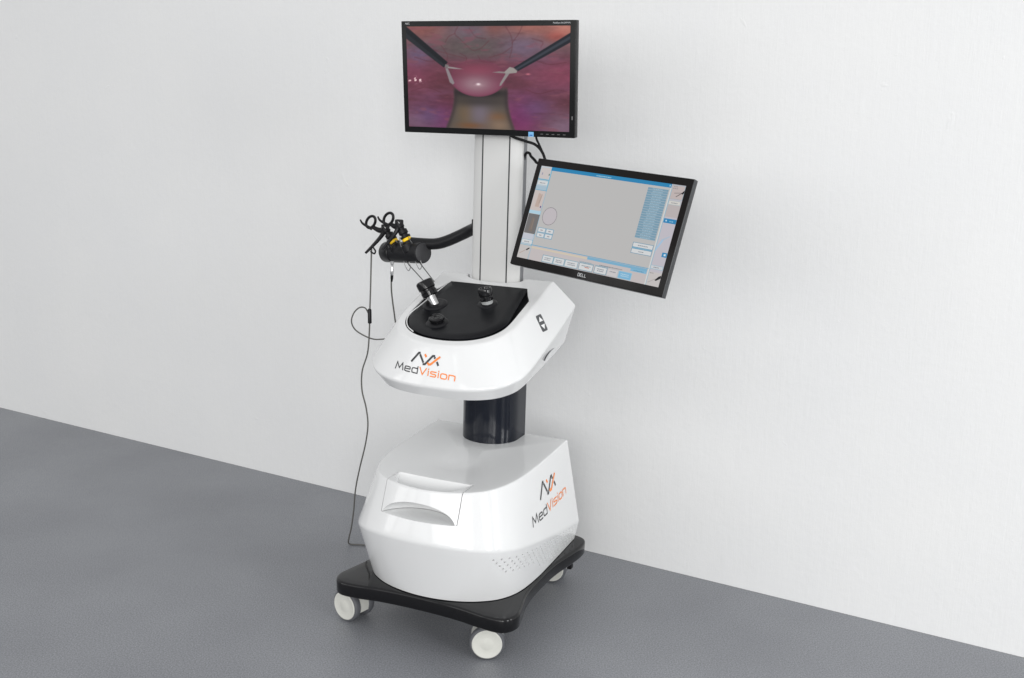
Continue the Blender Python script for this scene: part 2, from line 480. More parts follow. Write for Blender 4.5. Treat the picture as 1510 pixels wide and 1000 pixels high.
# vents on the right: staggered holes between bottom edge and crease
vb = bmesh.new()
n_half = 81
path = [(oB[i], oR[i]) for i in range(n_half)]
acc = 0; prev = None; nxt = .0; col = 0
start = next(i for i in range(n_half) if oB[i].y > -.385 and oB[i].x > .15)
for i in range(start, n_half-1):
    a0, r0 = path[i]; a1, r1 = path[i+1]
    d = (a1-a0).length; t = (nxt-acc)/d if d else 2
    while 0 <= t < 1:
        a = a0.lerp(a1, t); r_ = r0.lerp(r1, t); tang = (a1-a0).normalized(); upv = (r_-a).normalized(); nor = tang.cross(upv).normalized()
        if nor.x < 0: nor = -nor
        Lh = (r_-a).length
        rows = 7; frac = min(1, acc/.5); off = .031-.022*frac
        for k in range(rows):
            h = Lh-off-.0136*k
            sh = tang*(.0095*k)
            if h < .012 or (k > 4 and frac < .25): continue
            p = a+upv*h+sh
            if p.y > .105: continue
            lathe(vb, [(.0032+.0006*frac, -.011), (.0032+.0006*frac, .005)], p, nor, 10)
        col += 1; nxt += .0255; t = (nxt-acc)/d
    acc += d
cutV = tmp_obj(vb)
# plinth channel for the lift column: a thin shadow gap is enough (column stands in it)
boolean(cab, [cutD, cutV])
boolean(drw, [keepD], 'INTERSECT')
# scoops
def half_ellipsoid(c, ax, keep, nu=40, nv=16):
    """keep(v) clamps the ellipsoid"""
    b = bmesh.new(); bmesh.ops.create_uvsphere(b, u_segments=nu, v_segments=nv*2, radius=1)
    for v in b.verts: v.co = Vector((c[0]+v.co.x*ax[0], c[1]+v.co.y*ax[1], c[2]+v.co.z*ax[2]))
    bmesh.ops.bisect_plane(b, geom=b.verts[:]+b.edges[:]+b.faces[:], plane_co=keep[0], plane_no=keep[1], clear_outer=True)
    bmesh.ops.holes_fill(b, edges=b.edges[:], sides=0)
    return tmp_obj(b)
def t_front(x):
    P_ = Th; x = abs(x)
    for (x0, y0), (x1, y1) in zip(P_, P_[1:]):
        if x <= x1: return y0+(y1-y0)*(x-x0)/(x1-x0)
    return -.3
def scoop_ring(k, z, yb=-.3765):
    fr = []; n = 36; w_ = .1165*(.55+.45*k)
    for i in range(n+1):
        x = -w_+2*w_*i/n; q = max(0., 1-abs(x/w_)**2.8)**.6
        y = yb-.098*k*q
        y = max(y, t_front(x)+.0045)
        fr.append(Vector((x, min(y, yb-.002), z)))
    return fr+[Vector((w_*(1-2*j/8.), yb, z)) for j in range(0, 9)][1:-1]
up_s = tmp_obj(loft([scoop_ring(1, .54), scoop_ring(1, .490), scoop_ring(.99, .486, -.3775), scoop_ring(.965, .479, -.381), scoop_ring(.92, .470, -.3875), scoop_ring(.84, .461, -.397), scoop_ring(.70, .453, -.408), scoop_ring(.5, .448, -.420)]))
lo_s = half_ellipsoid((0.0, -.515, .398), (.122, .108, .054), (Vector((0, -.5, .3985)), Vector((0, 0, -1))))
boolean(drw, [up_s, lo_s])
for o in (cutD, keepD, cutV, up_s, lo_s): kill(o)
dt = bpy.context.evaluated_depsgraph_get()
bm = bmesh.new(); bm.from_mesh(cab.data); tree_cab = BVHTree.FromBMesh(bm); bm.free()

EMB = dict(black=[[(0, 0), (.24, 1), (.30, 1.02)], [(.29, .88), (.46, .10)], [(.44, -.06), (.52, -.03), (.76, .90), (.84, .93)], [(.82, .80), (.86, .68)], [(.93, .38), (1.0, .0)]],
           orange=[[(.47, .96), (.535, .70)], [(.60, .16), (.66, .0), (.72, .03), (1.02, .92)]])

# lettering and emblem decals
def lettering(parent, tree, fn, dirv, wmap, emap, thick, ethick):
    wd, tw = word('MedVision')
    bm = bmesh.new()
    for pts, cl, i in wd:
        ribbon(bm, [wmap(p[0]/tw, p[1]/1.42) for p in pts], thick, cl, 0 if i < 3 else 1, step=.004, cap=0 if cl else thick*.3)
    project(bm, tree, fn, dirv)
    obj('lettering', bm, None, parent, mats=[M['ink'], M['orange']])
    bm = bmesh.new()
    for k, nm in enumerate(('black', 'orange')):
        for pl in EMB[nm]: ribbon(bm, [emap(*p) for p in pl], ethick, False, k, step=.004)
    project(bm, tree, fn, dirv)
    obj('emblem', bm, None, parent, mats=[M['ink'], M['orange']])

# side lettering: u = y, v = z, rays along -x
def wm(s, t): return (-.258+.279*s, .345+.008*s+t*.0265)
def em(s, t): return (-.183+.125*s, .400+.0035*s+t*.042)
lettering(cab, tree_cab, lambda u, v: Vector((.6, u, v)), (-1, 0, 0), wm, em, .0042, .0078)

# lift column
def ushape(hw, r, yb, z, cy=0., n=28):
    out = []
    for k in range(n+1):
        a = R(180+180*k/n); out.append(Vector((hw*math.cos(a), cy+r*math.sin(a), z)))
    for t in (.25, .5, .75, 1.): out.append(Vector((hw, cy+(yb-cy)*t, z)))
    for t in (.25, .5, .75, 1.): out.append(Vector((hw-2*hw*t, yb, z)))
    for t in (.25, .5, .75): out.append(Vector((-hw, yb+(cy-yb)*t, z)))
    return out
obj('lift_column', loft([ushape(.0905, .086, .06, .49), ushape(.0905, .086, .06, .80)]), M['lift'], cart, ang=40)
fz = [ushape(.1, .096, .075, .712), ushape(.1, .096, .075, .742)]
obj('collar', loft(fz), M['black'], cart, ang=40)

# head housing
H0 = [(0, -.402), (.06, -.40), (.115, -.391), (.165, -.368), (.198, -.332), (.214, -.285), (.217, -.19), (.217, -.07), (.214, .052)]
H1 = [(0, -.426), (.06, -.424), (.125, -.414), (.182, -.392), (.220, -.357), (.242, -.305), (.246, -.19), (.246, -.07), (.242, .062)]
H2 = [(0, -.390), (.06, -.384), (.105, -.368), (.142, -.342), (.168, -.302), (.182, -.25), (.186, -.16), (.185, -.07), (.184, .015)]
z0f = lambda p: .735+.2*(p.y+.40)
z1f = lambda p: .807+.36*(p.y+.311)
z2f = lambda p: 1.017+.34*(p.y-.015)
oH0 = zed(outline(H0), z0f); oH1 = zed(outline(H1), z1f); oH2 = zed(outline(H2), z2f)
capR = shrink(oH2, .93, (0, -.17)); capR = zed(capR, z2f)
hr = round_profile([oH0, oH1, oH2, capR], {1: .007, 2: .007}, 6)
hr = subdivide_rings(hr, .02)
hr += [zed(shrink(oH2, s, (0, -.17)), z2f) for s in (.7, .45, .2)]
head = obj('head_housing', loft([[p.copy() for p in r] for r in hr]), M['white'], cart)
bm = bmesh.new(); bm.from_mesh(head.data); tree_head = BVHTree.FromBMesh(bm); bm.free()
# opening in the top
def oval(pts, zfun, n=5): return zed(catmull([(x, y, 0) for x, y in pts], n, closed=True), zfun)
OP = [(0, -.366), (.05, -.361), (.095, -.346), (.13, -.32), (.152, -.285), (.160, -.245), (.161, -.18), (.161, -.12), (.158, -.108), (.145, -.085), (.128, -.050), (.120, -.0445), (.06, -.0443)]
op_full = OP+[(0, -.0443)]+[(-x, y) for x, y in OP[::-1][:-1]]
op = oval(op_full, z2f)
nrm2 = Vector((0, -.34, 1)).normalized()
cut = tmp_obj(loft([[p-nrm2*.028 for p in op], [p+nrm2*.03 for p in op]]))
nc = tmp_obj(loft([ushape(.0955, .031, .2, .93, cy=.005), ushape(.0955, .031, .2, 1.1, cy=.005)]))
boolean(head, [cut, nc]); kill(cut, nc)
# dark liner of the recess
lin = loft([[p-nrm2*.0275+Vector((0, 0, 0)) for p in inset(op, .002*sg)], [p-nrm2*.026 for p in inset(op, .002*sg)]])
obj('recess_floor', lin, M['pit'], head)
sgo = 1 if sum(op[i-1].x*op[i].y-op[i].x*op[i-1].y for i in range(len(op))) > 0 else -1
def band(ring, d0, d1, off0, off1):
    A = inset(ring, d0*sgo); B = inset(ring, d1*sgo)
    bm = bmesh.new(); n = len(ring)
    va = [bm.verts.new(p-nrm2*off0) for p in A]; vb_ = [bm.verts.new(p-nrm2*off1) for p in A]
    vc = [bm.verts.new(p-nrm2*off0) for p in B]; vd = [bm.verts.new(p-nrm2*off1) for p in B]
    for k in range(n):
        j = (k+1) % n
        bm.faces.new((va[k], va[j], vc[j], vc[k])); bm.faces.new((va[k], vb_[k], vb_[j], va[j])); bm.faces.new((vc[k], vc[j], vd[j], vd[k])); bm.faces.new((vb_[k], vd[k], vd[j], vb_[j]))
    return bm
obj('recess_wall', band(op, .0008, .0018, .003, .0265), M['pit'], head)
# cover panel: rises a little, straight right and left edges
CV = [(0, -.357), (.05, -.352), (.09, -.338), (.122, -.314), (.143, -.28), (.153, -.245), (.146, -.19), (.139, -.13), (.132, -.075), (.127, -.051), (.121, -.0465), (.06, -.0465)]
cv_full = CV+[(0, -.0465)]+[(-x, y) for x, y in CV[::-1][:-1]]
cv = oval(cv_full, z2f)
sgc = 1 if sum(cv[i-1].x*cv[i].y-cv[i].x*cv[i-1].y for i in range(len(cv))) > 0 else -1
cr_ = [[p-nrm2*.004 for p in cv], [p+nrm2*.0005 for p in cv], [p+nrm2*.0015 for p in inset(cv, .0012*sgc)]]
for s in (.8, .6, .4, .2):
    cr_.append([Vector((p.x*s, -.2+(p.y+.2)*s, z2f(Vector((0, -.2+(p.y+.2)*s, 0))))) + nrm2*.0016 for p in cv])
cover = obj('cover_panel', loft(cr_), M['cover'], head, ang=50)
# pale cut edge of the cover along the left
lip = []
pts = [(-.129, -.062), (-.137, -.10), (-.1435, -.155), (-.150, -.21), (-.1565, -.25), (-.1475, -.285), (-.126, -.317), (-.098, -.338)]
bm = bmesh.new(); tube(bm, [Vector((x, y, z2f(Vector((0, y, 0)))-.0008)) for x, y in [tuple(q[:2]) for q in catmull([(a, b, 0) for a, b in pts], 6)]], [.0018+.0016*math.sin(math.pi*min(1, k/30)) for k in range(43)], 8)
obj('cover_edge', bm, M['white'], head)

# trocar ports on the cover
def trocar(base, axis, L, r, kind):
    t = empty('trocar_port', head, base)
    bm = bmesh.new()
    lathe(bm, [(r*1.45, -.004), (r*1.45, .0015), (r*1.3, .004), (r*1.05, .006), (r*.9, .0062)], (0, 0, 0), nrm2, 36)
    obj('flange', bm, M['plastic'], t)
    if kind == 'long':
        bm = bmesh.new(); lathe(bm, [(r*.5, -.012), (r*.5, L*.42)], (0, 0, 0), axis, 28); obj('sleeve', bm, M['metal'], t)
        h0 = L*.36
    elif kind == 'low':
        h0 = .002
    else:
        bm = bmesh.new(); lathe(bm, [(r*.8, -.004), (r*.86, .004), (r*.86, .012), (r*.7, .014)], (0, 0, 0), axis, 28); obj('sleeve', bm, M['clear'], t)
        h0 = .010
    bm = bmesh.new()
    hh = L-h0
    lathe(bm, [(r*.62, h0), (r*.92, h0+hh*.06), (r*.95, h0+hh*.3), (r*.88, h0+hh*.36), (r*.88, h0+hh*.44), (r*1.0, h0+hh*.5), (r*1.02, h0+hh*.86), (r*.96, h0+hh*.95), (r*.84, h0+hh), (r*.72, h0+hh*1.0), (r*.68, h0+hh*.93), (r*.5, h0+hh*.91), (r*.47, h0+hh*.97), (r*.34, h0+hh*.98), (r*.28, h0+hh*.86), (0, h0+hh*.84)], (0, 0, 0), axis, 36)
    obj('valve', bm, M['black'], t, ang=25)
    if kind != 'low':
        bm = bmesh.new(); u, v = frame(Vector(axis).normalized()); ax = Vector(axis).normalized()
        tube(bm, [u*r*.9+ax*(h0+hh*.3), u*r*1.5+ax*(h0+hh*.36)], .0045, 10); obj('stopcock', bm, M['plastic'], t)
trocar((-.050, -.283, .9165), (0.03, -.30, .95), .019, .0225, 'low')
trocar((.048, -.156, .9595), (-.16, -.14, .97), .050, .0205, 'short')
trocar((-.106, -.190, .9485), (-.50, -.02, .86), .078, .0258, 'long')

# front lettering: u = x, v = z, rays along +y
def wm(s, t): return (-.117+.190*s, .801-.010*s+t*.0178+.001*math.sin(s*math.pi))
def em(s, t): return (-.067+.0865*s, .826-.001*s+t*.0262)
lettering(head, tree_head, lambda u, v: Vector((u, -.9, v)), (0, 1, 0), wm, em, .0031, .0057)

# keypad on the right flank
def flank(a, b):   # a along slope down (0..1), b along back (0..1): bilinear between measured corners
    A, B_, C, D = Vector((.197, -.154, .938)), Vector((.201, -.126, .941)), Vector((.228, -.131, .898)), Vector((.223, -.158, .895))
    return A.lerp(B_, b).lerp(D.lerp(C, b), a)
def flank_poly(poly, off, m, name, parent, thick=.0012, mi=None):
    dirv = Vector((-.82, 0, -.57)).normalized(); top = []; bot = []
    for a, b in poly:
        o = flank(a, b)-dirv*.2; loc, nor, _, _ = tree_head.ray_cast(o, dirv, 1)
        if nor.dot(dirv) > 0: nor = -nor
        top.append(loc+nor*(off+thick)); bot.append(loc+nor*(off-.001))
    bm = bmesh.new(); T = [bm.verts.new(p) for p in top]; B_ = [bm.verts.new(p) for p in bot]; n = len(T)
    bm.faces.new(T); bm.faces.new(B_[::-1])
    for k in range(n): bm.faces.new((T[k], T[(k+1) % n], B_[(k+1) % n], B_[k]))
    return obj(name, bm, m, parent, smooth=False)
kp = flank_poly(rr(0, 0, 1, 1, .12), 0, M['keypad'], 'keypad', head)
flank_poly([(.12, .5), (.40, .86), (.40, .14)], .0012, M['arrow'], 'arrow_button', kp, .0004)
flank_poly([(.88, .5), (.60, .14), (.60, .86)], .0012, M['arrow'], 'arrow_button', kp, .0004)
# grip slot on the lower flank
bm = bmesh.new(); tube(bm, [Vector(p)+Vector((.001, 0, 0)) for p in catmull([(.2235, -.067, .832), (.228, -.100, .832), (.2315, -.128, .829), (.232, -.146, .823), (.229, -.152, .812)], 5)], .0022, 8)
obj('grip_slot', bm, M['keypad'], head)
for x, y in ((.12, -.36), (-.15, -.36), (.17, -.30)):
    bm = bmesh.new(); zz = z0f(Vector((0, y, 0))); box(bm, x-.012, x+.012, y-.008, y+.006, zz-.004, zz+.002, .001); obj('clip', bm, M['metal'] if x > .15 else M['plastic'], head)

obj('mast_gap_shade', loft([ushape(.0945, .030, .07, .95, cy=.005), ushape(.0945, .030, .07, .9985, cy=.005)]), M['pit'], head, ang=40)  # added dark ring: paints the shade in the notch gap around the mast
# mast
def mast_ring(z, s=0.):
    half = [(0, -.0185), (.02, -.0183), (.0415, -.0165), (.0425, -.0125), (.0445, -.0125), (.0455, -.016), (.056, -.0130), (.066, -.0092), (.073, -.0055), (.0775, -.002), (.0795, .0015), (.080, .0045), (.080, .015), (.080, .030), (.074, .034)]
    r_ = [Vector((x-s*x, y, z)) for x, y in half]; l_ = [Vector((-p.x, p.y, z)) for p in r_[1:]][::-1]
    return r_+l_
mast = obj('mast', loft([mast_ring(.94), mast_ring(1.3), mast_ring(1.715), mast_ring(1.72, .02)]), M['mast'], cart, ang=40)
for s in (-1, 1):
    bm = bmesh.new(); box(bm, s*.0435-.0021, s*.0435+.0021, -.0168, -.0110, .96, 1.70); obj('groove', bm, M['pit'], mast, smooth=False)
    bm = bmesh.new(); x0, x1 = sorted((s*.0790, s*.0812)); box(bm, x0, x1, .0055, .0285, .99, 1.68, .0006); obj('side_rail', bm, M['rail'], mast)
bm = bmesh.new(); box(bm, -.078, .078, -.010, .033, 1.72, 1.735, .004); obj('end_cap', bm, M['plastic'], mast)

# instrument arm
arm = obj('support_arm', (lambda b: (tube(b, catmull([(-.070, .025, 1.163), (-.11, .05, 1.146), (-.15, .054, 1.126), (-.19, .05, 1.107), (-.225, .047, 1.0955), (-.26, .043, 1.0925), (-.30, .038, 1.0925), (-.335, .034, 1.0925)], 6), .0182, 16), b)[1])(bmesh.new()), M['plastic'], cart)
bm = bmesh.new(); box(bm, -.088, -.079, .008, .03, 1.135, 1.185, .002); obj('clamp', bm, M['plastic'], arm)
# holder drum at the end of the arm
hax = Vector((.917, -.39, .10)).normalized(); hc = Vector((-.259, .016, 1.067))
bm = bmesh.new(); lathe(bm, [(.0, 0), (.030, 0), (.0335, .002), (.034, .006), (.034, .142), (.0315, .144), (.0315, .149), (.034, .151), (.034, .19), (.024, .205), (0, .206)], hc, -hax, 40)
drum = obj('holder_drum', bm, M['plastic'], arm, ang=40)
bm = bmesh.new(); lathe(bm, [(.0315, 0), (.0315, .0022), (.030, .0030), (0, .0031)], hc, hax, 40); obj('drum_cap', bm, M['cap'], drum, ang=30)
bm = bmesh.new(); tube(bm, catmull([(-.30, .036, 1.085), (-.285, .028, 1.075), (-.272, .022, 1.064)], 5), .020, 16); obj('neck', bm, M['plastic'], arm)

# ------------------------------------------------------------------ screens
def monitor(name, label, loc, rot, hw, zb, zt, depth, aw, ah, bez, glass, cat):
    """origin at the centre of the active picture; picture faces -y"""
    root = empty(name)
    root.matrix_world = MM @ Matrix.Translation(loc) @ rot
    tag(root, label, cat)
    bm = bmesh.new(); box(bm, -hw, hw, -.0005, depth, zb, zt, .0022, seg=3)
    hs = obj('housing', bm, bez, root, ang=40)
    return root, hs

def rotm(z, x, y): return Matrix.Rotation(R(z), 4, 'Z') @ Matrix.Rotation(R(x), 4, 'X') @ Matrix.Rotation(R(y), 4, 'Y')

def picture(name, verts, faces, cols, m, parent):
    me = bpy.data.meshes.new(name); me.from_pydata(verts, [], faces)
    me.materials.append(m)
    ca = me.color_attributes.new('picture', 'FLOAT_COLOR', 'POINT')
    flat = np.ones((len(verts), 4), np.float32); flat[:, :3] = cols; ca.data.foreach_set('color', flat.ravel())
    o = bpy.data.objects.new(name, me); COL.objects.link(o); o.parent = parent; return o

# --- upper monitor with the endoscope picture
mon, hs = monitor('monitor', 'black flat monitor on top of the column showing a pink endoscope picture', Vector((-.009, -.0784, 1.6009)), rotm(.83, 4.76, 0), .2705, -.1605, .1582, .026, .509, .2864, M['bezel'], None, 'monitor')
bm = bmesh.new(); box(bm, -.17, .17, .024, .062, -.11, .11, .008); obj('back_bulge', bm, M['plastic'], mon)
bm = bmesh.new(); box(bm, -.05, .05, .055, .0735, -.05, .05, .003); obj('wall_plate', bm, M['rail'], mon)

W_, H_ = 300, 168
uu, vv = np.meshgrid((np.arange(W_+1))/W_, (np.arange(H_+1))/H_)
rs = np.random.RandomState(3)
def vnoise(fx, fy, seed, oct=3):
    out = np.zeros_like(uu); amp = 1; tot = 0
    for o_ in range(oct):
        rs_ = np.random.RandomState(seed+o_); gx = int(fx*2**o_)+3; gy = int(fy*2**o_)+3; g = rs_.rand(gy, gx)
        x = uu*fx*2**o_; y = vv*fy*2**o_; xi = x.astype(int); yi = y.astype(int); tx = x-xi; ty = y-yi
        tx = tx*tx*(3-2*tx); ty = ty*ty*(3-2*ty)
        out += amp*((g[yi, xi]*(1-tx)+g[yi, xi+1]*tx)*(1-ty)+(g[yi+1, xi]*(1-tx)+g[yi+1, xi+1]*tx)*ty); tot += amp; amp *= .55
    return out/tot
img = np.zeros((H_+1, W_+1, 3)); img[:] = (98, 52, 64)
def blend(colr, a):
    global img
    a = np.clip(a, 0, 1)[..., None]; img = img*(1-a)+np.array(colr, float)*a
def blob(cx, cy, rx, ry, soft=1.): return np.exp(-(((uu-cx)/rx)**2+((vv-cy)/ry)**2)*soft)
def sst(e0, e1, x): t = np.clip((x-e0)/(e1-e0), 0, 1); return t*t*(3-2*t)
blend((112, 66, 92), sst(.35, .7, vnoise(3, 9, 5))*.8)
blend((92, 44, 54), sst(.45, .75, vnoise(4, 14, 15))*.8)
blend((128, 60, 84), blob(.02, .58, .16, .2)); blend((132, 62, 84), blob(.95, .55, .2, .16))
blend((112, 52, 98), blob(.2, .08, .16, .16)); blend((120, 46, 96), blob(.72, .12, .13, .2)); blend((122, 92, 112), blob(.97, .04, .14, .16)); blend((118, 84, 106), blob(.03, .05, .14, .12))
blend((96, 70, 108), blob(.13, .12, .08, .1)*.7); blend((100, 72, 112), blob(.8, .22, .1, .1)*.6)
blend((108, 88, 92), sst(.60, .86, vv)*.75)
blend((92, 80, 80), blob(.42, .80, .26, .17)*1.1); blend((110, 96, 112), blob(.40, .95, .16, .08)*.7); blend((118, 98, 124), blob(.73, .80, .13, .12)*.8)
blend((138, 82, 78), blob(.09, .98, .16, .12)); blend((150, 92, 84), blob(.78, .99, .2, .08)); blend((190, 120, 105), blob(1.0, .98, .14, .12)); blend((165, 74, 66), blob(.92, .90, .07, .05)*.7)
blend((100, 84, 116), blob(.08, .72, .09, .1)*.8); blend((126, 70, 62), blob(.55, .98, .06, .08)*.6)
img *= (1+.16*(vnoise(14, 30, 40)-.5)+.10*(vnoise(40, 40, 60, 2)-.5))[..., None]
blend((120, 56, 76), blob(.45, .60, .25, .08)*.9)
# vessels
def stroke(pts, w, colr, al):
    q = catmull([(x, y, 0) for x, y in pts], 10); dist = np.full_like(uu, 9.)
    for a, b in zip(q, q[1:]):
        dx, dy = b.x-a.x, (b.y-a.y)*.5625; px, py = uu-a.x, (vv-a.y)*.5625
        t = np.clip((px*dx+py*dy)/(dx*dx+dy*dy+1e-12), 0, 1); dist = np.minimum(dist, np.hypot(px-t*dx, py-t*dy))
    blend(colr, (1-sst(w*.4, w, dist))*al)
VE = (96, 48, 56)
for p in ([(.33, 1), (.31, .93), (.34, .88), (.38, .82), (.42, .77), (.47, .79), (.52, .86)], [(.31, .93), (.27, .90), (.25, .85)], [(.62, 1), (.655, .90), (.66, .80), (.645, .70)], [(.66, .84), (.70, .93), (.72, 1)], [(.655, .80), (.60, .74), (.52, .70)], [(.1, .8), (.2, .76), (.3, .72), (.38, .69)], [(.22, .82), (.26, .72), (.25, .64)], [(.40, .98), (.44, .90), (.50, .88)], [(.78, .88), (.84, .85), (.83, .80)]):
    stroke(p, .0055, VE, .34)
for p in ([(.05, .70), (.14, .66), (.22, .67), (.30, .62)], [(.70, .66), (.78, .68), (.88, .64), (.98, .66)], [(.02, .36), (.12, .40), (.22, .35)], [(.74, .40), (.82, .36), (.92, .40), (.99, .38)], [(.45, .72), (.48, .66), (.56, .66)], [(.34, .74), (.38, .70), (.37, .64)]):
    stroke(p, .0035, (92, 40, 52), .45)
blend((132, 74, 88), sst(.60, .80, vnoise(10, 26, 140, 3))*.55); blend((84, 40, 54), sst(.62, .82, vnoise(12, 30, 170, 3))*.2)
# lower shaft and shadow below the organ
hwid = .165+.05*np.abs((.3-vv)/.3)**1.6*(vv < .3)+.0
cx = .465-.02*(vv < .3)*(.3-vv)
shaft = (1-sst(hwid-.012, hwid+.012, np.abs(uu-cx)))*(1-sst(.36, .44, vv))
blend((92, 82, 74), shaft)
blend((108, 88, 64), shaft*blob(.37, .14, .05, .14)); blend((126, 84, 50), shaft*blob(.56, .12, .07, .05)*.8); blend((118, 106, 122), shaft*blob(.46, .16, .07, .16)*.8); blend((132, 108, 88), shaft*blob(.58, .04, .07, .06)); blend((122, 78, 46), shaft*blob(.40, .03, .08, .03)*.8)
blend((30, 26, 28), shaft*(blob(.45, .36, .2, .055)*1.1)); blend((52, 46, 44), shaft*blob(.45, .27, .22, .05)*.7)
blend((44, 34, 38), shaft*np.exp(-((np.abs(uu-cx)-hwid)/.02)**2)*.6)
# organ
rr_ = ((uu-.448)/.172)**2+((vv-.50)/.185)**2
organ = 1-sst(.86, 1.02, rr_)
blend((126, 60, 84), organ*sst(.62, .40, vv)*1.0); blend((140, 62, 84), organ*blob(.45, .57, .12, .06)*.8)
blend((150, 112, 124), organ*blob(.44, .44, .105, .085)*1.15); blend((120, 52, 78), organ*sst(.7, .98, rr_)*.6)
blend((245, 225, 230), blob(.452, .441, .012, .010)*1.2); blend((225, 190, 195), blob(.452, .43, .03, .012)*.25)
sp = sst(.56, .72, vnoise(60, 60, 88, 2))
blend((240, 200, 205), sp*blob(.058, .475, .045, .026)*1.6); blend((235, 190, 195), sp*blob(.02, .468, .02, .012)*1.2); blend((200, 110, 125), blob(.755, .545, .012, .008))
# instruments
def poly(pts, colr, soft=.004, shade=None):
    n = len(pts); inside = np.zeros_like(uu, bool); dist = np.full_like(uu, 9.)
    for i in range(n):
        (x1, y1), (x2, y2) = pts[i], pts[(i+1) % n]
        c = ((y1 > vv) != (y2 > vv)) & (uu < (x2-x1)*(vv-y1)/((y2-y1) if y2 != y1 else 1e-9)+x1); inside ^= c
        dx, dy = x2-x1, (y2-y1)*.5625; px, py = uu-x1, (vv-y1)*.5625
        t = np.clip((px*dx+py*dy)/(dx*dx+dy*dy+1e-12), 0, 1); dist = np.minimum(dist, np.hypot(px-t*dx, py-t*dy))
    sd = np.where(inside, -dist, dist); blend(colr, 1-sst(-soft*.6, soft*.6, sd))
poly([(-.02, 1.03), (.262, .652), (.236, .60), (-.02, .905)], (24, 27, 32)); poly([(-.02, .96), (.245, .622), (.238, .604), (-.02, .908)], (36, 40, 46))
poly([(1.02, .955), (.668, .607), (.694, .572), (1.02, .862)], (30, 33, 42)); poly([(1.02, .925), (.677, .594), (.686, .582), (1.02, .895)], (54, 60, 70))
G = (150, 142, 142)
poly([(.245, .632), (.268, .625), (.262, .592), (.243, .598)], (118, 112, 112)); poly([(.262, .610), (.30, .603), (.36, .585), (.30, .588), (.262, .595)], G)
poly([(.246, .592), (.262, .592), (.302, .448), (.292, .433), (.272, .455)], (138, 128, 132))
poly([(.645, .612), (.668, .603), (.69, .575), (.686, .557), (.62, .545), (.61, .56)], (152, 146, 142)); poly([(.612, .565), (.58, .568), (.54, .558), (.58, .554), (.62, .55)], (140, 132, 130))
poly([(.622, .552), (.644, .55), (.592, .432), (.582, .428), (.586, .455)], (142, 134, 134))
lin_ = lambda a: np.where(a <= .04045, a/12.92, ((a+.055)/1.055)**2.4)
cols = lin_(np.clip(img, 0, 255)/255.).reshape(-1, 3)
aw, ah = .509, .2864
_g = img.mean(2, keepdims=True); img = (_g+(img-_g)*.91)*1.0
cols = lin_(np.clip(img, 0, 255)/255.).reshape(-1, 3)
verts = [((u-.5)*aw, -.0009, (v-.5)*ah) for u, v in zip(uu.ravel(), vv.ravel())]
faces = [(j*(W_+1)+i, j*(W_+1)+i+1, (j+1)*(W_+1)+i+1, (j+1)*(W_+1)+i) for j in range(H_) for i in range(W_)]
picture('screen', verts, faces, cols, screen_mat('endoscope_picture', .92), mon)
# printed names, status sticker, keys
def flat_word(name, text, x, z, h, y, m, parent, thick):
    wd, tw = word(text); bm = bmesh.new(); k = h/1.42
    for pts, cl, i in wd: ribbon(bm, [(x+p[0]*k, z+p[1]*k) for p in pts], thick, cl, 0, step=1)
    for v in bm.verts: v.co = Vector((v.co.x, y, v.co.y))
    return obj(name, bm, m, parent, smooth=False)
def text_obj(name, text, x, z, size, y, m, parent, align='LEFT', ext=0.):
    c = bpy.data.curves.new(name, 'FONT'); c.body = text; c.size = size; c.align_x = align; c.fill_mode = 'FRONT'; c.extrude = ext
    t = bpy.data.objects.new(name, c); COL.objects.link(t); dg = bpy.context.evaluated_depsgraph_get(); dg.update()
    me = bpy.data.meshes.new_from_object(t.evaluated_get(dg)); bpy.data.objects.remove(t, do_unlink=True)
    me.transform(Matrix.Translation((x, y, z)) @ Matrix.Rotation(R(90), 4, 'X')); me.materials.clear(); me.materials.append(m)
    o = bpy.data.objects.new(name, me); COL.objects.link(o); o.parent = parent; return o
text_obj('printed_name', 'NEC', -.257, .1487, .0075, -.0012, M['print'], hs)
text_obj('printed_name', 'MultiSync EA234WMi', .255, .1490, .0058, -.0012, M['print'], hs, 'RIGHT')
bm = bmesh.new(); box(bm, .1312, .1472, -.0014, .0005, -.1603, -.1468); stk = obj('sticker', bm, M['sticker'], mon, smooth=False)
bm = bmesh.new(); box(bm, .1345, .1440, -.0017, -.0010, -.1575, -.1545); obj('sticker_band', bm, M['stickerd'], stk, smooth=False)
for k in range(5):
    bm = bmesh.new(); box(bm, .168+.017*k, .176+.017*k, -.0013, .0005, -.1525, -.1512); obj('key_mark', bm, M['printdim'], hs, smooth=False)
bm = bmesh.new(); box(bm, .2615, .2645, -.0013, .0005, -.110, -.100); obj('key_mark', bm, M['printdim'], hs, smooth=False)

# --- touch monitor with the menu picture
touch, hs2 = monitor('monitor', 'tilted black touch monitor at the column side showing a grey and blue menu', Vector((.3852, -.1929, 1.2208)), rotm(-16.14, -17.64, 3.28), .2565, -.1575, .1552, .018, .476, .268, M['side'], None, 'monitor')
bm = bmesh.new(); box(bm, -.2570, .2550, -.0022, .004, -.1562, .1540, .0016); obj('glass_front', bm, M['bezelglass'], touch, ang=40)
bm = bmesh.new(); box(bm, -.16, .16, .016, .05, -.10, .10, .008); obj('back_bulge', bm, M['plastic'], touch)
aw, ah = .476, .268
RV, RF, RC = [], [], []
lay = [0]
def quad(p, c, layer):
    k = len(RV); y = -.0026-.00012*layer
    for u, v in p: RV.append(((u-.5)*aw, y, (v-.5)*ah)); RC.append(srgb(*c))
    RF.append(tuple(range(k, k+len(p))))
def rect(u0, v0, u1, v1, c, layer=1): quad([(u0, v0), (u1, v0), (u1, v1), (u0, v1)], c, layer)
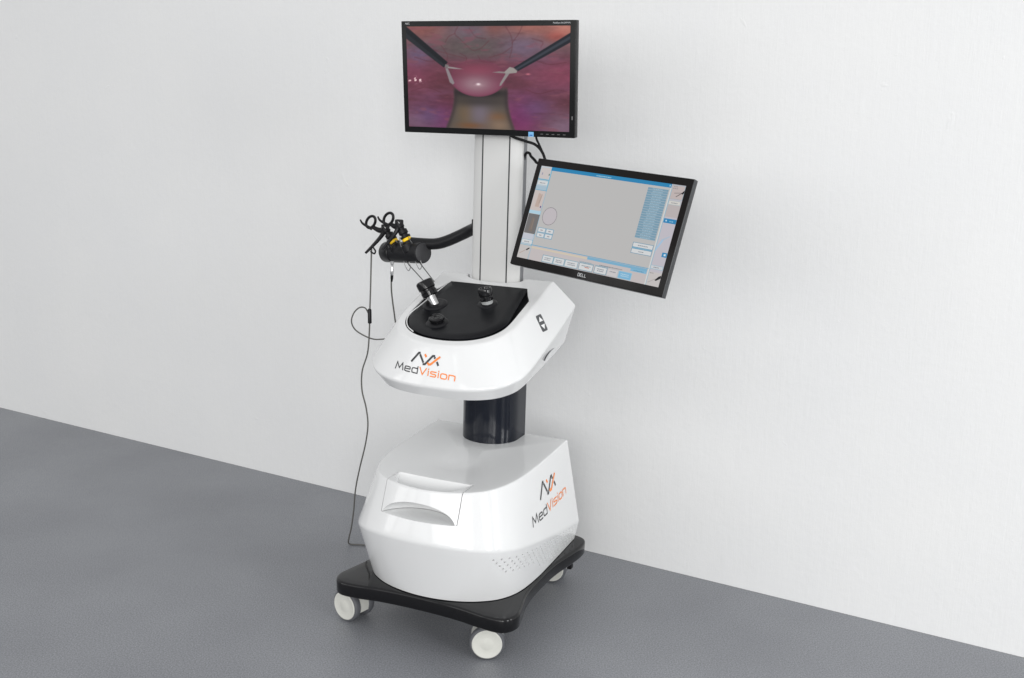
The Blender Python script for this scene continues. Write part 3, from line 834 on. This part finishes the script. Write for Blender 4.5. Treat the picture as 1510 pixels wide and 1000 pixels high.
def frame_r(u0, v0, u1, v1, c, fill, w=.0028, layer=2):
    rect(u0, v0, u1, v1, c, layer); rect(u0+w, v0+w*1.5, u1-w, v1-w*1.5, fill, layer+1)
def texty(u0, v0, u1, n, c, layer=4, lh=.012, gap=.018, seed=0):
    rs_ = random.Random(seed*13+n)
    for i in range(n):
        a = u0+(u1-u0)*rs_.uniform(0, .15); x = a; e = u1-(u1-u0)*rs_.uniform(0, .15)
        while x < e:
            w = rs_.uniform(.004, .010); rect(x, v0-i*gap, min(x+w, e), v0-i*gap+lh*.75, c, layer); x += w+.0025
BL = (60, 146, 188); BLm = (112, 164, 196); BLl = (168, 200, 216); BG = (184, 183, 182); GR = (196, 192, 192); WH = (208, 210, 211); DK = (92, 92, 96); TX = (128, 134, 142)
rect(0, 0, 1, 1, (188, 184, 184), 0)
NX, NY = 12, 8
rect(.088, .155, .911, .965, BG, 1)
rect(.088, 0, .911, .155, (191, 184, 184), 1)
rect(.080, .962, .913, 1, (38, 128, 176), 3); texty(.40, .972, .53, 1, (150, 195, 215), 4, .014, seed=3); rect(.90, .972, .907, .99, (150, 195, 215), 4)
rect(0, 0, .088, 1, (196, 196, 199), 1); rect(.080, 0, .088, .97, (118, 172, 196), 2)
frame_r(0, .86, .082, .99, BLl, (197, 190, 188)); rect(.0, .85, .08, .862, (110, 165, 190), 3)
rect(.018, .905, .026, .93, (150, 150, 170), 4); rect(.070, .905, .078, .925, (90, 120, 110), 4)
frame_r(.004, .796, .082, .846, (150, 190, 205), WH); texty(.02, .814, .068, 1, TX, 5, seed=1)
rect(.0, .745, .082, .79, (164, 186, 200), 2); rect(0, .738, .086, .745, (110, 165, 190), 3)
rect(.003, .52, .086, .738, (197, 186, 182), 2); quad([(.03, .56), (.062, .56), (.056, .70), (.036, .71)], (186, 166, 156), 3); quad([(.052, .60), (.060, .60), (.066, .70), (.060, .70)], (170, 150, 140), 4)
rect(.070, .555, .078, .575, (78, 62, 130), 4)
rect(0, .485, .086, .52, (170, 202, 218), 3)
rect(.003, .27, .086, .482, (112, 110, 110), 3); quad([(.03, .30), (.06, .29), (.056, .44), (.036, .45)], (122, 112, 106), 4); quad([(.046, .32), (.052, .32), (.054, .43), (.048, .43)], (132, 120, 110), 5)
rect(0, .21, .086, .265, (190, 194, 204), 2)
frame_r(.002, .158, .086, .206, (120, 172, 196), WH); texty(.02, .175, .068, 1, TX, 5, seed=2)
rect(0, .0, .086, .145, (192, 188, 186), 2); rect(0, .143, .088, .150, (130, 178, 198), 3)
quad([(.052, .098), (.072, .122), (.080, .118), (.060, .088)], (24, 24, 26), 4); quad([(.01, .05), (.05, .095), (.054, .09), (.014, .044)], (176, 160, 152), 4)
# dial ring
cx_, cy_ = .159, .485
for k in range(48):
    a, b = 2*math.pi*k/48, 2*math.pi*(k+1)/48
    for r0, r1, c, l in ((0, .050, (188, 182, 186), 2), (.050, .053, (128, 122, 128), 3)):
        q = lambda r, t: (cx_+r*math.cos(t), cy_+r*1.80*math.sin(t))
        if r0: quad([q(r0, a), q(r0, b), q(r1, b), q(r1, a)], c, l)
        else: quad([(cx_, cy_), q(r1, a), q(r1, b)], c, l)
for i in range(2):
    for j in range(2):
        u0 = .100+.060*i; v0 = .302-.054*j
        frame_r(u0, v0, u0+.058, v0+.052, (112, 158, 184), WH, .004); rect(u0+.02, v0+.02, u0+.038, v0+.030, (150, 142, 148), 5)
# blue list
NR = 21
for i in range(NR):
    v1 = .938-(.51/NR)*i; v0 = v1-.51/NR
    rect(.770, v0, .902, v1, (118, 152, 172), 2); rect(.770, v0, .902, v0+.0042, (166, 180, 188), 3); texty(.80, v0+.009, .875, 1, (160, 188, 203), 4, .010, seed=40+i)
for v0, s in ((.335, 11), (.275, 12)):
    frame_r(.770, v0, .904, v0+.050, (86, 138, 166), WH, .0032); texty(.80+(.015 if s == 12 else 0), v0+.019, .875-(.02 if s == 12 else 0), 1, TX, 5, seed=s)
rect(.770, .325, .904, .335, (128, 170, 194), 4)
# right strip
rect(.915, 0, 1, 1, (188, 184, 192), 1); rect(.909, 0, .916, .962, (206, 208, 206), 3); rect(.917, .0, .921, .96, (140, 178, 196), 3)
frame_r(.918, .855, 1, .995, (150, 170, 180), (188, 176, 174), layer=2); texty(.925, .975, .96, 2, (150, 145, 148), 5, seed=21)
quad([(.985, .925), (1, .955), (1, .925), (.99, .91)], (22, 22, 24), 5); quad([(.955, .885), (.985, .925), (.988, .92), (.958, .88)], (90, 84, 84), 5); quad([(.94, .918), (.985, .928), (.985, .923), (.94, .913)], (110, 104, 104), 5)
frame_r(.920, .80, .996, .842, (165, 180, 185), (206, 203, 198)); texty(.935, .815, .98, 1, TX, 5, seed=22)
rect(.921, .68, 1, .80, (182, 174, 174), 2)
rect(.922, .62, 1, .664, (40, 128, 178), 4); texty(.955, .634, .985, 1, (130, 185, 215), 5, .014, seed=23); rect(.933, .635, .942, .65, (180, 212, 230), 5)
quad([(.921, .37), (.945, .46), (.955, .45), (.921, .33)], (160, 190, 215), 4); quad([(.94, .455), (.985, .50), (.988, .492), (.945, .44)], (168, 184, 200), 4)
rect(.968, .29, 1, .335, (52, 134, 182), 4); rect(.98, .303, .992, .322, (205, 222, 232), 5)
frame_r(.918, .162, .998, .200, (140, 178, 196), (200, 202, 205)); texty(.935, .176, .98, 1, TX, 5, seed=24)
rect(.918, 0, 1, .135, (194, 189, 187), 3); quad([(.965, .06), (.985, .10), (1, .115), (1, .085), (.975, .055)], (26, 26, 28), 4); quad([(.925, .03), (.965, .075), (.967, .068), (.93, .024)], (176, 170, 168), 4); texty(.925, .118, .95, 1, (150, 145, 148), 5, seed=25)
# lower bar
rect(.088, .153, .911, .160, (96, 160, 192), 4); rect(.088, .125, .50, .140, (206, 194, 172), 3); rect(.50, .124, .905, .150, (120, 170, 198), 3); rect(.80, .100, .905, .124, (126, 176, 204), 3); texty(.82, .107, .89, 1, (90, 140, 170), 5, seed=31)
texty(.44, .088, .54, 1, (150, 160, 168), 4, .010, seed=34); texty(.57, .088, .78, 1, (120, 128, 136), 4, .012, seed=35); rect(.456, .084, .56, .088, (120, 165, 185), 3); rect(.565, .084, .66, .088, (120, 165, 185), 3)
for u0, u1, c, fl_, s in ((.188, .270, (86, 150, 172), WH, 1), (.272, .352, (86, 150, 172), WH, 2), (.355, .449, (96, 156, 176), WH, 3), (.456, .556, (78, 136, 158), WH, 4), (.566, .652, (78, 136, 158), WH, 5), (.654, .728, (176, 180, 184), (200, 196, 197), 6), (.730, .818, (150, 190, 208), (122, 176, 208), 7)):
    frame_r(u0, .006, u1, .080, c, fl_, .0032)
    texty(u0+.014, .048, u1-.014, 2 if s not in (4, 6) else 1, TX if s != 7 else (175, 205, 222), 5, .012, seed=60+s)
rect(.50, .036, .53, .044, (190, 120, 100), 6)
picture('screen', RV, RF, np.array(RC), screen_mat('menu_picture', .93), touch)
flat_word('printed_name', 'DELL', -.0160, -.1496, .0080, -.0026, M['print'], touch, .0013)
# arm behind the touch monitor
bm = bmesh.new(); tube(bm, catmull([(.084, .02, 1.12), (.14, .045, 1.15), (.24, .03, 1.225), (.33, -.06, 1.228), (.365, -.135, 1.225)], 6), .016, 14)
sarm = obj('screen_arm', bm, M['plastic'], cart)
bm = bmesh.new(); box(bm, .0815, .092, .008, .03, 1.09, 1.15, .002); obj('clamp', bm, M['plastic'], sarm)

# ------------------------------------------------------------------ hand instruments in the holder
def local_thing(name, base, label, cat, group=None):
    o = empty(name); o.matrix_world = MM @ Matrix.Translation(base); return tag(o, label, cat, group)
def instrument(hub, sock, ring_c, lever_end, label, rod):
    """hub: pivot of the handle; sock: where the shaft enters the drum (machine frame)"""
    hub, sock = Vector(hub), Vector(sock); base = sock
    root = local_thing('hand_instrument', base, label, 'surgical instrument', 'laparoscopic hand instruments in the holder')
    h = hub-base; d = (sock-hub).normalized(); s0 = Vector((0, 0, 0)); Ln = (sock-hub).length
    bm = bmesh.new(); tube(bm, [s0-d*.005, Vector(rod[0])-base, Vector(rod[1])-base], .0017, 10); obj('shaft', bm, M['darkmetal'], root)
    bm = bmesh.new()
    lathe(bm, [(.006, -.01), (.0125, -.006), (.0130, Ln*.16), (.010, Ln*.19), (.010, Ln*.25), (.0150, Ln*.28), (.0155, Ln*.44), (.0115, Ln*.47), (.0115, Ln*.52), (.0165, Ln*.54), (.0165, Ln*.62), (.013, Ln*.64)], h, d, 24)
    obj('rotation_knob', bm, M['plastic'], root, ang=30)
    bm = bmesh.new(); lathe(bm, [(.0125, Ln*.64), (.0150, Ln*.65), (.0152, Ln*.76), (.0125, Ln*.775)], h, d, 24); obj('colour_band', bm, M['yellow'], root)
    bm = bmesh.new(); lathe(bm, [(.0125, Ln*.775), (.0165, Ln*.79), (.018, Ln*1.08), (.015, Ln*1.12)], h, d, 24); obj('socket', bm, M['plastic'], root)
    # upper handle with the finger ring
    rc = Vector(ring_c)-base; bm = bmesh.new()
    ex = Vector((1, 0, 0)); ez = Vector((0, 0, 1))
    ringpts = [rc+(ex*math.cos(t)*.0165+ez*math.sin(t)*.0195+ex*math.sin(t)*.006) for t in [2*math.pi*k/30 for k in range(31)]]
    tube(bm, ringpts, .0046, 10, caps=False)
    q = rc+Vector((.010, 0, -.017))
    tube(bm, catmull([q, q.lerp(h, .4)+Vector((0, 0, -.006)), q.lerp(h, .75)+Vector((0, 0, -.006)), h], 5), [.0064+.0060*k/15 for k in range(16)], 10)
    hk = rc+Vector((-.016, 0, -.014))
    tube(bm, catmull([rc+Vector((.004, 0, -.022)), hk, hk+Vector((-.016, 0, .008)), hk+Vector((-.024, 0, .019))], 5), [.0055-.0028*k/15 for k in range(16)], 10)
    obj('ring_handle', bm, M['plastic'], root)
    # long lever
    le = Vector(lever_end)-base; mid = h.lerp(le, .45)+Vector((.012, 0, .006)); bm = bmesh.new()
    tube(bm, catmull([h+Vector((-.004, .0, -.004)), h.lerp(le, .2)+Vector((.008, 0, .004)), mid, h.lerp(le, .75)+Vector((.004, 0, .0)), le], 5), [.0092-.0052*k/20 for k in range(21)], 10)
    lp = h.lerp(le, .8)
    tube(bm, catmull([lp+Vector((.008, 0, .01)), lp+Vector((.022, 0, -.006)), lp+Vector((.018, 0, -.016)), lp+Vector((.004, 0, -.01))], 5), .0028, 8)
    obj('lever', bm, M['plastic'], root)
    bm = bmesh.new(); b_ = h+d*(-.002)
    box(bm, -.013, .013, -.008, .008, -.016, .015, .004)
    for v in bm.verts: v.co = v.co+h
    obj('pivot_block', bm, M['plastic'], root)
    bm = bmesh.new(); lathe(bm, [(.0055, 0), (.0055, .0025), (0, .003)], h+Vector((.002, -.008, .003)), (0, -1, 0), 16); obj('pivot_screw', bm, M['metal'], root)
    for sx in (-.019, .019):
        bm = bmesh.new(); e0 = h+d*(Ln*.58)+Vector((sx*.8, -.008, 0)); tube(bm, catmull([e0, e0+d*(Ln*.25)+Vector((sx*.35, -.006, 0)), e0+d*(Ln*.5)+Vector((sx*.5, -.008, 0)), e0+d*(Ln*.58)+Vector((sx*.3, -.002, -.006))], 5), .0015, 6); obj('retaining_spring', bm, M['darkmetal'], root)
    bm = bmesh.new(); lathe(bm, [(.017, -.012), (.021, -.010), (.021, .012), (.018, .016)], s0+Vector((0, -.012, -.004)), d, 20); obj('seat_collar', bm, M['plastic'], root)
    # cable clip wire under the drum
    bm = bmesh.new(); w0 = Vector(rod[0])-base+Vector((-.002, -.002, -.002)); tube(bm, catmull([w0+Vector((-.016, 0, .012)), w0+Vector((-.008, 0, -.006)), w0+Vector((.002, 0, -.016)), w0+Vector((.008, 0, -.004)), w0+Vector((.004, 0, .012))], 6), .0012, 6); obj('wire_clip', bm, M['darkmetal'], root)
instrument((-.354, .03, 1.150), (-.314, .03, 1.083), (-.393, .03, 1.164), (-.399, .0, 1.068), 'right hand instrument in the holder, its finger ring standing highest', ((-.262, .004, 1.034), (-.142, -.13, 1.006)))
instrument((-.422, .06, 1.127), (-.377, .06, 1.072), (-.477, .06, 1.146), (-.479, .03, 1.047), 'left hand instrument in the holder, its long lever tip hanging left over the cable', ((-.306, .01, 1.025), (-.170, -.13, .998)))

# ------------------------------------------------------------------ cables
def cable(name, pts, r, m, label, cat, n=8, group=None):
    base = Vector((pts[-1][0], pts[-1][1], min(p[2] for p in pts)))
    o = local_thing(name, base, label, cat, group)
    me_b = bmesh.new(); tube(me_b, catmull([Vector(p)-base for p in pts], n), r, 8)
    mo = obj('wire', me_b, m, o); return o, base
P = lambda x, z, y=.04: (x, y, z)
c1, b1 = cable('instrument_cable', [P(-.462, 1.068), P(-.464, 1.0), P(-.466, .93), P(-.469, .85), P(-.471, .78), P(-.478, .71), P(-.499, .645), P(-.500, .58), P(-.484, .52), P(-.477, .46), P(-.487, .39), P(-.510, .30), P(-.527, .22), P(-.535, .14), P(-.545, .075), (-.557, .044, .034), (-.563, .050, .010), (-.556, .057, .0035), (-.538, .064, .0035), (-.51, .073, .0035), (-.44, .09, .004), (-.34, .14, .004)], .0026, M['cable'], 'thin grey cable falling from the instrument holder to the floor', 'cable')
bm = bmesh.new(); lathe(bm, [(.004, -.026), (.0065, -.024), (.0065, .020), (.004, .024)], Vector((-.4695, .04, .838))-b1, (-.02, 0, 1), 16); obj('plug_box', bm, M['plastic'], c1)
bm = bmesh.new(); tube(bm, catmull([Vector(p)-b1 for p in ((-.4725, .04, .842), (-.486, .04, .862), (-.508, .04, .862), (-.530, .04, .842), (-.540, .04, .812), (-.530, .045, .785), (-.500, .05, .767), (-.465, .055, .757), (-.43, .06, .760), (-.36, .07, .775), (-.25, .07, .80))], 8), .0024, 8); obj('branch_wire', bm, M['cable'], c1)
c2, b2_ = cable('instrument_cable', [(-.372, .02, 1.03), (-.374, .02, .995), (-.379, .025, .96), (-.383, .035, .92), (-.380, .045, .86), (-.376, .055, .81), (-.36, .07, .77), (-.25, .08, .79)], .0026, M['cable'], 'short grey cable hanging from under the holder drum to the cart head', 'cable')
bm = bmesh.new(); lathe(bm, [(.004, 0), (.0055, .004), (.0055, .018), (.0042, .022), (.0042, .034), (.006, .036), (.006, .046)], Vector((-.3742, .02, .985))-b2_, (.03, 0, 1), 16); obj('connector', bm, M['metal'], c2)
bm = bmesh.new(); lathe(bm, [(.0028, 0), (.0046, .012), (.0046, .022)], Vector((-.376, .022, .963))-b2_, (.05, 0, 1), 16); obj('strain_relief', bm, M['bcable'], c2)
cable('monitor_cable', [(.04, -.04, 1.475), (.055, -.035, 1.442), (.09, -.018, 1.428), (.118, -.003, 1.418), (.138, .0, 1.40), (.148, .003, 1.378), (.152, .0, 1.35), (.19, -.02, 1.28), (.28, -.06, 1.25)], .0043, M['bcable'], 'thick black cable curving down from under the upper monitor', 'cable')
cable('monitor_cable', [(.115, .0, 1.48), (.121, -.002, 1.438), (.130, .0, 1.418), (.138, .004, 1.400), (.147, .012, 1.375), (.17, .01, 1.33)], .0034, M['bcable'], 'short straight black cable at the upper monitor corner joining the curved one', 'cable')
cable('monitor_cable', [(.078, .014, 1.372), (.083, .008, 1.385), (.091, .004, 1.393), (.099, .004, 1.391), (.104, .004, 1.383), (.114, .005, 1.374), (.124, .0, 1.366), (.136, -.002, 1.36), (.17, -.02, 1.33)], .0042, M['bcable'], 'small looped black cable clipped to the column side above the touch monitor', 'cable')

# ------------------------------------------------------------------ light
wd = bpy.data.worlds.new('World'); SC.world = wd; wd.use_nodes = True
bg = wd.node_tree.nodes['Background']; bg.inputs['Color'].default_value = (.985, .99, 1.0, 1); bg.inputs['Strength'].default_value = .70
def area(name, loc, target, sx, sy, power, col=(1, 1, 1)):
    l = bpy.data.lights.new(name, 'AREA'); l.shape = 'RECTANGLE'; l.size = sx; l.size_y = sy; l.energy = power; l.color = col
    o = bpy.data.objects.new(name, l); COL.objects.link(o); o.location = loc
    o.rotation_euler = (Vector(target)-Vector(loc)).to_track_quat('-Z', 'Y').to_euler(); return o
wn = Vector((-.471, -.882, 0)); wdir = Vector((.882, -.471, 0)); wc = Vector((-.5, 3.79, 0))
for t, p in ((-5.5, 34), (-3.3, 27), (-1.1, 17), (1.1, 34), (3.3, 84), (5.5, 150)):
    l = wc+wdir*t+wn*7.2
    area('window_light', (l.x, l.y, 2.35), (l.x-wn.x*7, l.y-wn.y*7, 1.3), 1.9, 2.4, p, (1, .995, .985))
for x, y, p in ((4.6, -2.0, 104), (5.4, .6, 84)):
    area('window_light', (x, y, 2.15), (0, 3.1, 1.0), 1.2, 2.1, p, (.985, .995, 1.0))

SC.view_settings.view_transform = 'Standard'; SC.view_settings.look = 'None'
SC.view_settings.exposure = .07; SC.view_settings.gamma = 1; SC.view_settings.use_curve_mapping = False
SC.cycles.max_bounces = 8
SC.cycles.use_denoising = True
